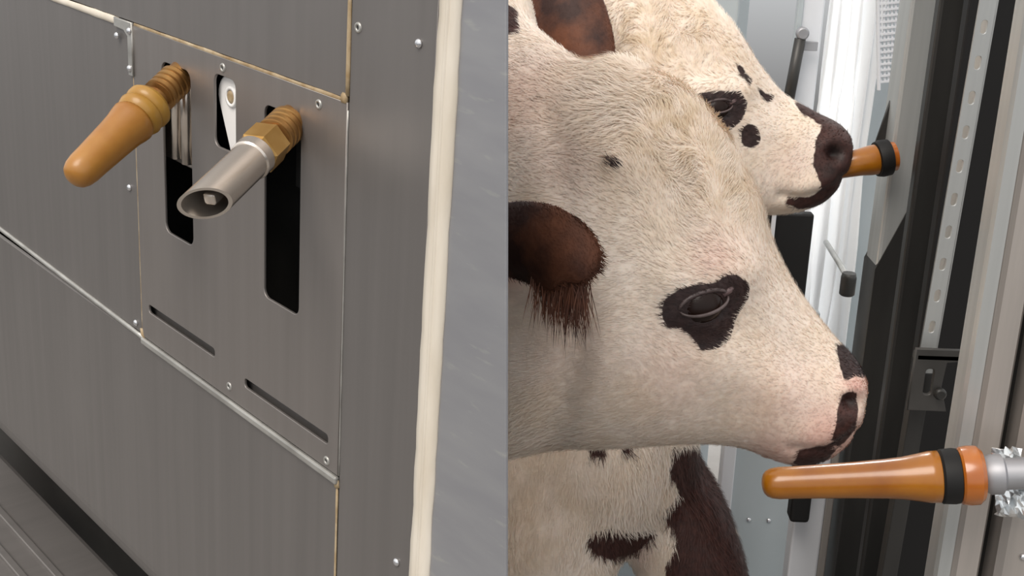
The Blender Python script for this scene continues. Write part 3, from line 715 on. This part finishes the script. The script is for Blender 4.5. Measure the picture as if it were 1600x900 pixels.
def legs_for(s0, n0, front_s, rear_s, ztop, spread, r, step=0.0):
    out = []; hooves = []; st = step
    for s, fwd in ((front_s, True), (rear_s, False)):
        for sg in (-1, 1):
            n = n0 + sg * spread
            if fwd:
                e = step if sg > 0 else -step * .35
                path = [along(s + .07, n - sg * .045, ztop + .12), along(s + .045, n - sg * .02, ztop + .03), along(s + .015 - e * .5, n, ztop - .08), along(s - e, n, ztop - .19), along(s - .005 - e, n + sg * .005, .27), along(s - e, n + sg * .005, .22), along(s + .004 - e, n, .09), along(s - .012 - e, n, .055)]; rad = [r * .6, r * 1.35, r * 1.45, r * 1.15, r * .72, r * .74, r * .52, r * .58]
            else: path = [along(s + .02, n, ztop + .02), along(s - .05, n + sg * .02, ztop - .13), along(s + .06, n + sg * .01, .31), along(s + .055, n, .26), along(s + .035, n, .10), along(s + .015, n, .055)]; rad = [r * 2.0, r * 1.7, r * .80, r * .72, r * .52, r * .58]
            P = catmull(np.array([np.concatenate([a, [b]]) for a, b in zip(path, rad)]), 4)
            out.append(tube(P[:, :3], list(P[:, 3]), 20)); hooves.append(along(s - .02 - e if fwd else s + .008, n, 0))
    return out, hooves
def hoof_me():
    bm = bmesh.new()
    for sg in (-1, 1):
        vs = [(-.030, sg * .002, 0), (.034, sg * .002, 0), (.030, sg * .030, 0), (-.024, sg * .030, 0), (-.012, sg * .002, .052), (.024, sg * .002, .052), (.022, sg * .023, .052), (-.010, sg * .023, .050)]
        b = [bm.verts.new(p) for p in vs]
        for q in ((0, 1, 2, 3), (4, 5, 6, 7), (0, 1, 5, 4), (1, 2, 6, 5), (2, 3, 7, 6), (3, 0, 4, 7)): bm.faces.new([b[i] for i in q])
    bmesh.ops.bevel(bm, geom=list(bm.edges), offset=.004, segments=2, affect='EDGES')
    return bm_mesh('hoof', bm)
HOOF = hoof_me(); HOOF.materials.append(M['horn'])
HROT = Matrix([[WD[0], -WN[0], 0, 0], [WD[1], -WN[1], 0, 0], [0, 0, 1, 0], [0, 0, 0, 1]]).to_3x3().to_4x4()
def eye_parts(root, base, cpx, inward, r, d_surf, ang, scale):
    """eyeball with an upper and a lower lid around it; given on the near side of the head"""
    c = np.asarray(d_surf); R = RC @ np.array([[math.cos(ang), -math.sin(ang), 0], [math.sin(ang), math.cos(ang), 0], [0, 0, 1]])
    nrm = R @ inward; nrm = unit(nrm)
    xa = unit(R[:, 0] - R[:, 0].dot(nrm) * nrm); ya = np.cross(nrm, xa)
    Mx = Matrix([[xa[i], ya[i], nrm[i], (c - base)[i]] for i in range(3)] + [[0, 0, 0, 1]])
    s = bmesh.new(); bmesh.ops.create_uvsphere(s, u_segments=32, v_segments=20, radius=r)
    for v in s.verts: v.co.z = v.co.z * .8 - r * .42; v.co.x *= 1.15
    ball = link('eye', bm_mesh('eye', s), M['glassy_eye'], root, Mx, smooth=True)
    for nm, sg, rr, lift in (('upper_eyelid', 1, .0021, .50), ('lower_eyelid', -1, .0014, .60)):
        path = []; rad = []
        for t in np.linspace(0, 1, 17):
            a = math.pi * t; x = -math.cos(a) * r * 1.30; y = sg * math.sin(a) * r * lift
            z = r * .36 * math.sin(a) ** .6 - .0015; path.append((x, y, z)); rad.append(rr * scale * (.45 + .55 * math.sin(a)))
        v, f = tube(path, rad, 10); link(nm, meshdata(nm, v, f), M['eyelid'], root, Mx, smooth=True)
    v, f = tube([(r * 1.05, .001, .0), (r * 1.45, .003, .0005), (r * 1.9, .006, -.0015)], [.0022, .0026, .0008], 10)
    link('tear_corner', meshdata('tear_corner', v, f), M['pinkskin'], root, Mx, smooth=True)
def soften(me, z, it):
    """melt the joins of the trunk and legs below height z"""
    V, _ = get_vn(me); E = np.empty(len(me.edges) * 2, np.int32); me.edges.foreach_get('vertices', E); E = E.reshape(-1, 2)
    cnt = np.bincount(E.ravel(), minlength=len(V))[:, None]; w = np.clip((z - V[:, 2]) / .06, 0, 1)[:, None] * np.clip((V[:, 2] - .24) / .05, 0, 1)[:, None] * .6
    for _i in range(it):
        S = np.zeros_like(V)
        for k in range(3): S[:, k] = np.bincount(E[:, 0], V[E[:, 1], k], len(V)) + np.bincount(E[:, 1], V[E[:, 0], k], len(V))
        V = V + w * (S / np.maximum(cnt, 1) - V)
    set_v(me, V)
def surface_at(me, px, py):
    V, N = get_vn(me); P = proj(V); d = (V - CC) @ -VIEW; near = np.linalg.norm(P - np.array((px, py)), axis=1)
    i = np.where((near < 9) & ((N @ VIEW) > .1))[0]; i = i[np.argmin(d[i])]
    return V[i], N[i]

def EARFUR(o, root, base, ax):
    d = unit(ax[-1] - ax[0]); me = o.data.copy(); V, _ = get_vn(me); set_v(me, V + base)
    fo = fur('ear_fur', me, root, 9000, lambda C, n: np.ones(len(C)), lambda P, n: np.tile(d + np.array([0, 0, -.5]), (len(P), 1)), lambda P: np.full(len(P), .008), .00035, M['ear'])
    shift(fo.data, base); bpy.data.meshes.remove(me)

# ---------------- near calf
D1 = 1.03
H1 = [((1349, 603), (1341, 640), D1, .016, 0), ((1344, 580), (1322, 685), D1, .034, .0), ((1328, 552), (1296, 712), D1, .045, -.02), ((1302, 525), (1252, 727), D1, .049, -.03),
      ((1272, 488), (1205, 717), D1, .049, 0), ((1241, 445), (1165, 701), D1, .051, .03), ((1216, 402), (1115, 693), D1, .057, .08), ((1197, 358), (1060, 693), D1, .066, .10),
      ((1183, 308), (1000, 696), D1, .076, .10), ((1158, 255), (940, 699), D1, .082, .06), ((1120, 198), (880, 703), D1, .086, .02), ((1077, 150), (825, 710), D1, .086, 0),
      ((1028, 116), (765, 722), D1, .085, -.02), ((972, 92), (705, 738), D1 + .01, .086, -.02), ((905, 94), (650, 760), D1 + .03, .088, 0)]
rings = [head_ring(*h) for h in H1]
c0 = rings[-1][0]
rings += [head_ring((840, 45), (600, 800), D1 + .075, .095, 0, .95, .02, .35), head_ring((775, 0), (560, 880), D1 + .15, .11, 0, .95, .03, .7)]
s1, n1 = .93, .70
nb = along(s1 + .12, n1, .70); rings.append((nb, np.array([0, 0, .22]), -WN * .14, 0, .95))
TR = [(0, .66, .06, .05), (.05, .66, .14, .10), (.15, .665, .20, .14), (.30, .67, .225, .165), (.50, .665, .215, .185), (.70, .68, .21, .18), (.86, .70, .185, .16), (.96, .72, .13, .12), (1.0, .73, .05, .05)]
lg, hv = legs_for(s1, n1, s1 + .16, s1 + .86, .56, .095, .042)
tail = tube([along(s1 + .97, n1, .84), along(s1 + 1.03, n1, .78), along(s1 + 1.05, n1, .6), along(s1 + 1.06, n1, .38)], [.02, .015, .012, .02], 12)
me1 = union_remesh('body', [loft(rings, 6, 64), loft(body_rings(TR, s1, n1), 5, 56), tail] + lg, .0042, 8)
sculpt(me1, [('dot', (1100, 484), 46, .006), ('line', [(1050, 440), (1105, 425), (1160, 425)], 34, .006), ('line', [(1095, 485), (1118, 480)], 16, -.004),
             ('line', [(1060, 520), (1100, 535), (1150, 520)], 20, -.003), ('dot', (955, 560), 110, .008), ('line', [(1130, 580), (1210, 600)], 40, .004),
             ('line', [(1170, 500), (1250, 560)], 40, -.004), ('dot', (1330, 628), 12, -.010), ('line', [(1316, 612), (1326, 605), (1340, 610)], 9, .003), ('dot', (1322, 655), 20, .003),
             ('line', [(1334, 672), (1308, 696), (1270, 704), (1235, 702)], 8, -.0035), ('line', [(1310, 672), (1270, 684)], 22, .003),
             ('line', [(905, 480), (900, 560), (885, 640), (870, 690)], 34, -.005), ('dot', (965, 250), 40, .006), ('dot', (963, 258), 14, .004), ('dot', (1060, 240), 70, .004),
             ('line', [(860, 180), (875, 230), (880, 300)], 26, -.004)], D1)
soften(me1, .70, 45)
base1 = along(s1 + .45, n1, 0)
patch1 = [([(1033, 480), (1038, 468), (1062, 452), (1090, 445), (1122, 440), (1132, 430), (1152, 427), (1172, 445), (1170, 468), (1152, 495), (1142, 530), (1122, 545), (1098, 550), (1080, 525), (1065, 512), (1045, 515), (1036, 500)], 1),
          ([(1308, 538), (1325, 540), (1352, 575), (1356, 592), (1338, 588), (1320, 598), (1312, 575)], 1),
          ([(1316, 614), (1338, 612), (1342, 640), (1338, 668), (1314, 698), (1300, 690), (1306, 660), (1310, 630)], 1),
          ([(1238, 726), (1250, 704), (1270, 700), (1300, 692), (1306, 704), (1292, 720), (1262, 732)], 1.2), (ell(962, 256, 12, 9), 1.3),
          ([(760, -80), (812, -40), (816, 17), (790, 20), (765, 10)], 1.3)]
V, N = get_vn(me1)
paint(me1, patch1, [((1060, 190), 95, .75), ((1010, 120), 60, .5), ((1130, 290), 70, .55), ((975, 240), 60, .35)],
      [((1340, 600), 30, .75), ((1300, 690), 70, .75), ((1225, 715), 60, .55), ((1240, 640), 80, .30), ((1120, 405), 42, .35), ((800, 150), 90, .35), ((875, 250), 70, .22), ((790, 420), 40, .5), ((890, 540), 80, .18), ((1050, 580), 70, .2)], D1,
      lambda P: np.where(P[:, 1] > 600, .8, np.where(P[:, 0] < 900, 1, 0.15)), black=[((1331, 628), 9, .9)])
c_eye, n_eye = surface_at(me1, 1103, 482)
calf1 = empty('calf', Matrix.Translation(base1.tolist())); tag(calf1, 'near white calf with dark eye patch, chin over the long orange teat', 'calf')
eye_parts(calf1, base1, None, np.array([.18, .05, 1]), .0155, c_eye - n_eye * .001, math.radians(18), 1.0)
cm = c_eye - 2 * ((c_eye - (CC - VIEW * D1)) @ VIEW) * VIEW
def far_eye(root, base, c, r):
    s = bmesh.new(); bmesh.ops.create_uvsphere(s, u_segments=20, v_segments=12, radius=r); o = link('eye', bm_mesh('eye', s), M['glassy_eye'], root, Matrix.Translation((c - base + VIEW * .006).tolist()), smooth=True)
far_eye(calf1, base1, cm, .014)
muz1 = pt(1330, 640, D1); ctr1 = CC - VIEW * D1
def flow1(P, Nn):
    a = unit_rows(P - muz1); return a + np.array([0, 0, -.35]) * np.clip(np.linalg.norm(P - muz1, axis=1) / .25, 0, 1)[:, None]
def near_dens(dlo, px):
    def g(C, Nn):
        q = proj(C); return np.where((Nn @ VIEW > -.45) & (q[:, 0] > px[0]) & (q[:, 0] < px[1]) & (q[:, 1] > -140) & (q[:, 1] < 1050), 1.0, .02)
    return g
def gl(P, pts):
    q = proj(P); a = np.zeros(len(P))
    for (x, y), r, k in pts: a = np.maximum(a, k * np.exp(-(np.linalg.norm(q - np.array((x, y)), axis=1) / r) ** 2))
    return a
cf1 = lambda P: gl(P, [((1060, 200), 120, 1), ((1130, 290), 80, .8), ((985, 150), 80, .7)])
len1 = lambda P: .0065 + .0055 * cf1(P) + .006 * gl(P, [((960, 90), 90, 1), ((800, 640), 110, .8)]) - .0035 * gl(P, [((1300, 640), 110, 1)])
fur1 = fur('fur', me1, calf1, 110000, near_dens(0, (700, 1420)), flow1, len1, .00030, M['coat'], cf1)
shift(me1, base1); shift(fur1.data, base1)
b1 = link('body', me1, M['coat'], calf1, smooth=True)
for h in hv: link('hoof', HOOF, None, calf1, Matrix.Translation((h - base1).tolist()) @ HROT)
# ears
view = VIEW; UPC = RC @ np.array([0, 1.0, 0]); RTC = RC @ np.array([1.0, 0, 0])
def ear(root, base, axis_px, halfw, wd, cup, thick=.006, name='ear'):
    ax = [pt(*a) for a in axis_px]; w = [RC @ np.array(q) for q in wd]
    v, f = leaf(ax, halfw, w, thick, cup); o = link(name, meshdata(name, np.array(v) - base, f), M['ear'], root, smooth=True)
    s = o.modifiers.new('sub', 'SUBSURF'); s.levels = 1; s.render_levels = 1; return ax, o
ax1 = [(715, 385, .985), (770, 376, .945), (822, 378, .915), (868, 392, .895), (900, 415, .888), (912, 438, .888)]
axx, e1 = ear(calf1, base1, ax1, [.018, .026, .030, .031, .024, .007], [(.05, 1, .25), (0.05, 1, .35), (.15, 1, .4), (.3, .95, .4), (.45, .85, .3), (.5, .8, .2)], .30)
EARFUR(e1, calf1, base1, axx)
# long hair hanging from the ear's rim and tip
roots, dirs, lens = [], [], []
for k in range(420):
    t = rng.random(); q = np.array([842, 440]) * (1 - t) + np.array([908, 448]) * t + rng.normal(0, 7, 2)
    q[1] -= 30 * rng.random(); roots.append(pt(q[0], q[1], .893 + .02 * (1 - t) - .004 * rng.random())); dirs.append(RC @ np.array([.10 + .25 * rng.normal(), -1, .05])); lens.append(.012 + .022 * rng.random() * (1.3 - abs(t - .65)))
strands('ear_fringe', roots, dirs, lens, .00045, M['ear'], calf1, base1)
axm = []
for (x, y, d) in ax1: axm.append((x - 10, y, 2 * D1 - d))
ear(calf1, base1, axm, [.018, .027, .030, .028, .020, .004], [(.05, 1, -.25), (0.05, 1, -.35), (.2, 1, -.4), (.55, .8, -.4), (.85, .45, -.3), (.95, .2, -.2)], -.45)

# ---------------- far calf
D2 = 1.49
H2 = [((1327, 236), (1323, 262), D2, .018, 0), ((1324, 212), (1312, 288), D2, .036, 0), ((1306, 192), (1288, 316), D2, .044, -.02), ((1278, 178), (1250, 331), D2, .046, -.02),
      ((1250, 163), (1215, 336), D2, .046, 0), ((1222, 146), (1180, 336), D2, .048, .04), ((1195, 116), (1140, 337), D2, .056, .08), ((1172, 84), (1095, 342), D2, .066, .10),
      ((1150, 48), (1050, 350), D2, .074, .08), ((1121, 12), (1000, 362), D2, .078, .04), ((1080, -25), (950, 382), D2, .080, 0), ((1025, -52), (900, 412), D2, .078, 0),
      ((960, -62), (860, 455), D2, .078, 0), ((890, -50), (835, 510), D2 + .02, .085, 0)]
rings = [head_ring(*h) for h in H2]
rings += [head_ring((820, -20), (820, 590), D2 + .08, .10, 0, .95, .0, .4)]
s2, n2 = .955, 1.165
rings.append((along(s2 + .16, n2, .70), np.array([-.02, .02, .23]), -WN * .13, 0, .95))
TR2 = [(0, .60, .06, .06), (.04, .60, .14, .11), (.13, .61, .21, .15), (.28, .63, .235, .17), (.48, .66, .20, .185), (.70, .645, .215, .18), (.86, .67, .185, .16), (.96, .69, .13, .12), (1.0, .70, .05, .05)]
lg, hv2 = legs_for(s2, n2, s2 + .075, s2 + .86, .54, .078, .056, .11)
tail = tube([along(s2 + .97, n2, .84), along(s2 + 1.03, n2, .78), along(s2 + 1.05, n2, .6), along(s2 + 1.06, n2, .38)], [.02, .015, .012, .02], 12)
me2 = union_remesh('body', [loft(rings, 6, 64), loft(body_rings(TR2, s2, n2), 5, 56), tail] + lg, .0045, 8)
sculpt(me2, [('dot', (1126, 172), 30, .007), ('line', [(1085, 148), (1125, 136), (1160, 142)], 20, .006), ('line', [(1118, 178), (1132, 176)], 10, -.004), ('dot', (1305, 238), 12, -.016), ('line', [(1290, 228), (1302, 220), (1316, 226)], 8, .003),
             ('line', [(1318, 278), (1290, 300), (1250, 312), (1222, 306)], 8, -.005), ('line', [(1300, 285), (1260, 292)], 14, .004), ('line', [(1175, 190), (1240, 210)], 30, .003), ('dot', (1060, 230), 70, .006)], D2)
soften(me2, .80, 45)
base2 = along(s2 + .45, n2, 0)
patch2 = [([(1070, 152), (1098, 145), (1130, 141), (1157, 142), (1168, 160), (1162, 185), (1140, 205), (1125, 213), (1105, 190), (1085, 168)], 1), (ell(1173, 213, 16, 20), 1),
          ([(1148, 97), (1162, 106), (1176, 128), (1172, 136), (1158, 118)], 1.4), ([(1184, 138), (1210, 150), (1202, 162), (1188, 152)], 1.3),
          ([(1240, 158), (1262, 166), (1292, 180), (1335, 195), (1340, 262), (1322, 300), (1292, 324), (1248, 327), (1226, 320), (1230, 308), (1262, 308), (1283, 296), (1282, 284), (1270, 258), (1274, 222), (1284, 197), (1268, 186), (1250, 176)], 1),
          ([(1050, 700), (1150, 690), (1150, 830), (1260, 960), (1260, 1060), (1010, 1060), (1045, 870), (1060, 842), (1035, 802), (1062, 772), (1046, 742)], 1.3),
          ([(912, 838), (935, 828), (960, 826), (985, 832), (1025, 828), (1018, 845), (990, 866), (955, 874), (930, 866)], 1.2), ([(912, 690), (945, 690), (945, 712), (920, 715)], 1.5), ([(965, 690), (990, 690), (990, 708), (970, 708)], 1.5)]
paint(me2, patch2, [((1010, 60), 90, .7), ((1090, 60), 60, .55), ((960, 40), 60, .5)], [((1300, 200), 16, .5), ((1240, 255), 40, .2), ((1000, 860), 20, .3)], D2,
      lambda P: np.where(P[:, 1] > 600, 1.0, np.where(P[:, 0] > 1225, .75, .15)), black=[((1306, 238), 13, 1.0), ((1298, 268), 14, .6), ((1120, 180), 22, .6)])
c_eye, n_eye = surface_at(me2, 1124, 174)
calf2 = empty('calf', Matrix.Translation(base2.tolist())); tag(calf2, 'far white calf with brown muzzle sucking the short orange teat', 'calf')
eye_parts(calf2, base2, None, np.array([.2, .05, 1]), .0135, c_eye - n_eye * .001, math.radians(10), .85)
far_eye(calf2, base2, c_eye - 2 * ((c_eye - (CC - VIEW * D2)) @ VIEW) * VIEW, .013)
muz2 = pt(1310, 250, D2)
def flow2(P, Nn):
    a = unit_rows(P - muz2); low = (P[:, 2] < .80)[:, None]
    return np.where(low, np.array([.12, -.05, -1.0]), a + np.array([0, 0, -.3]))
cf2 = lambda P: gl(P, [((1030, 70), 110, 1), ((1100, 70), 60, .7)])
len2 = lambda P: .0075 + .006 * cf2(P) + .016 * gl(P, [((1000, 790), 170, 1)]) - .004 * gl(P, [((1300, 250), 70, 1)])
fur2 = fur('fur', me2, calf2, 90000, near_dens(0, (740, 1400)), flow2, len2, .00042, M['coat'], cf2)
shift(me2, base2); shift(fur2.data, base2)
b2 = link('body', me2, M['coat'], calf2, smooth=True)
for h in hv2: link('hoof', HOOF, None, calf2, Matrix.Translation((h - base2).tolist()) @ HROT)
ax2 = [(850, -75, 1.395), (872, -25, 1.375), (890, 25, 1.36), (908, 75, 1.35), (922, 120, 1.345), (930, 160, 1.345)]
wd2 = [(1, .2, .3), (1, .25, .35), (1, .3, .35), (1, .35, .35), (1, .3, .3), (1, .3, .3)]
axx, e2 = ear(calf2, base2, ax2, [.026, .038, .041, .038, .028, .006], wd2, .35, .007)
EARFUR(e2, calf2, base2, axx)
ear(calf2, base2, [(x - 10, y, 2 * D2 + .04 - d) for x, y, d in ax2], [.026, .038, .041, .038, .028, .006], [(a, b, -c) for a, b, c in wd2], -.35, .007)
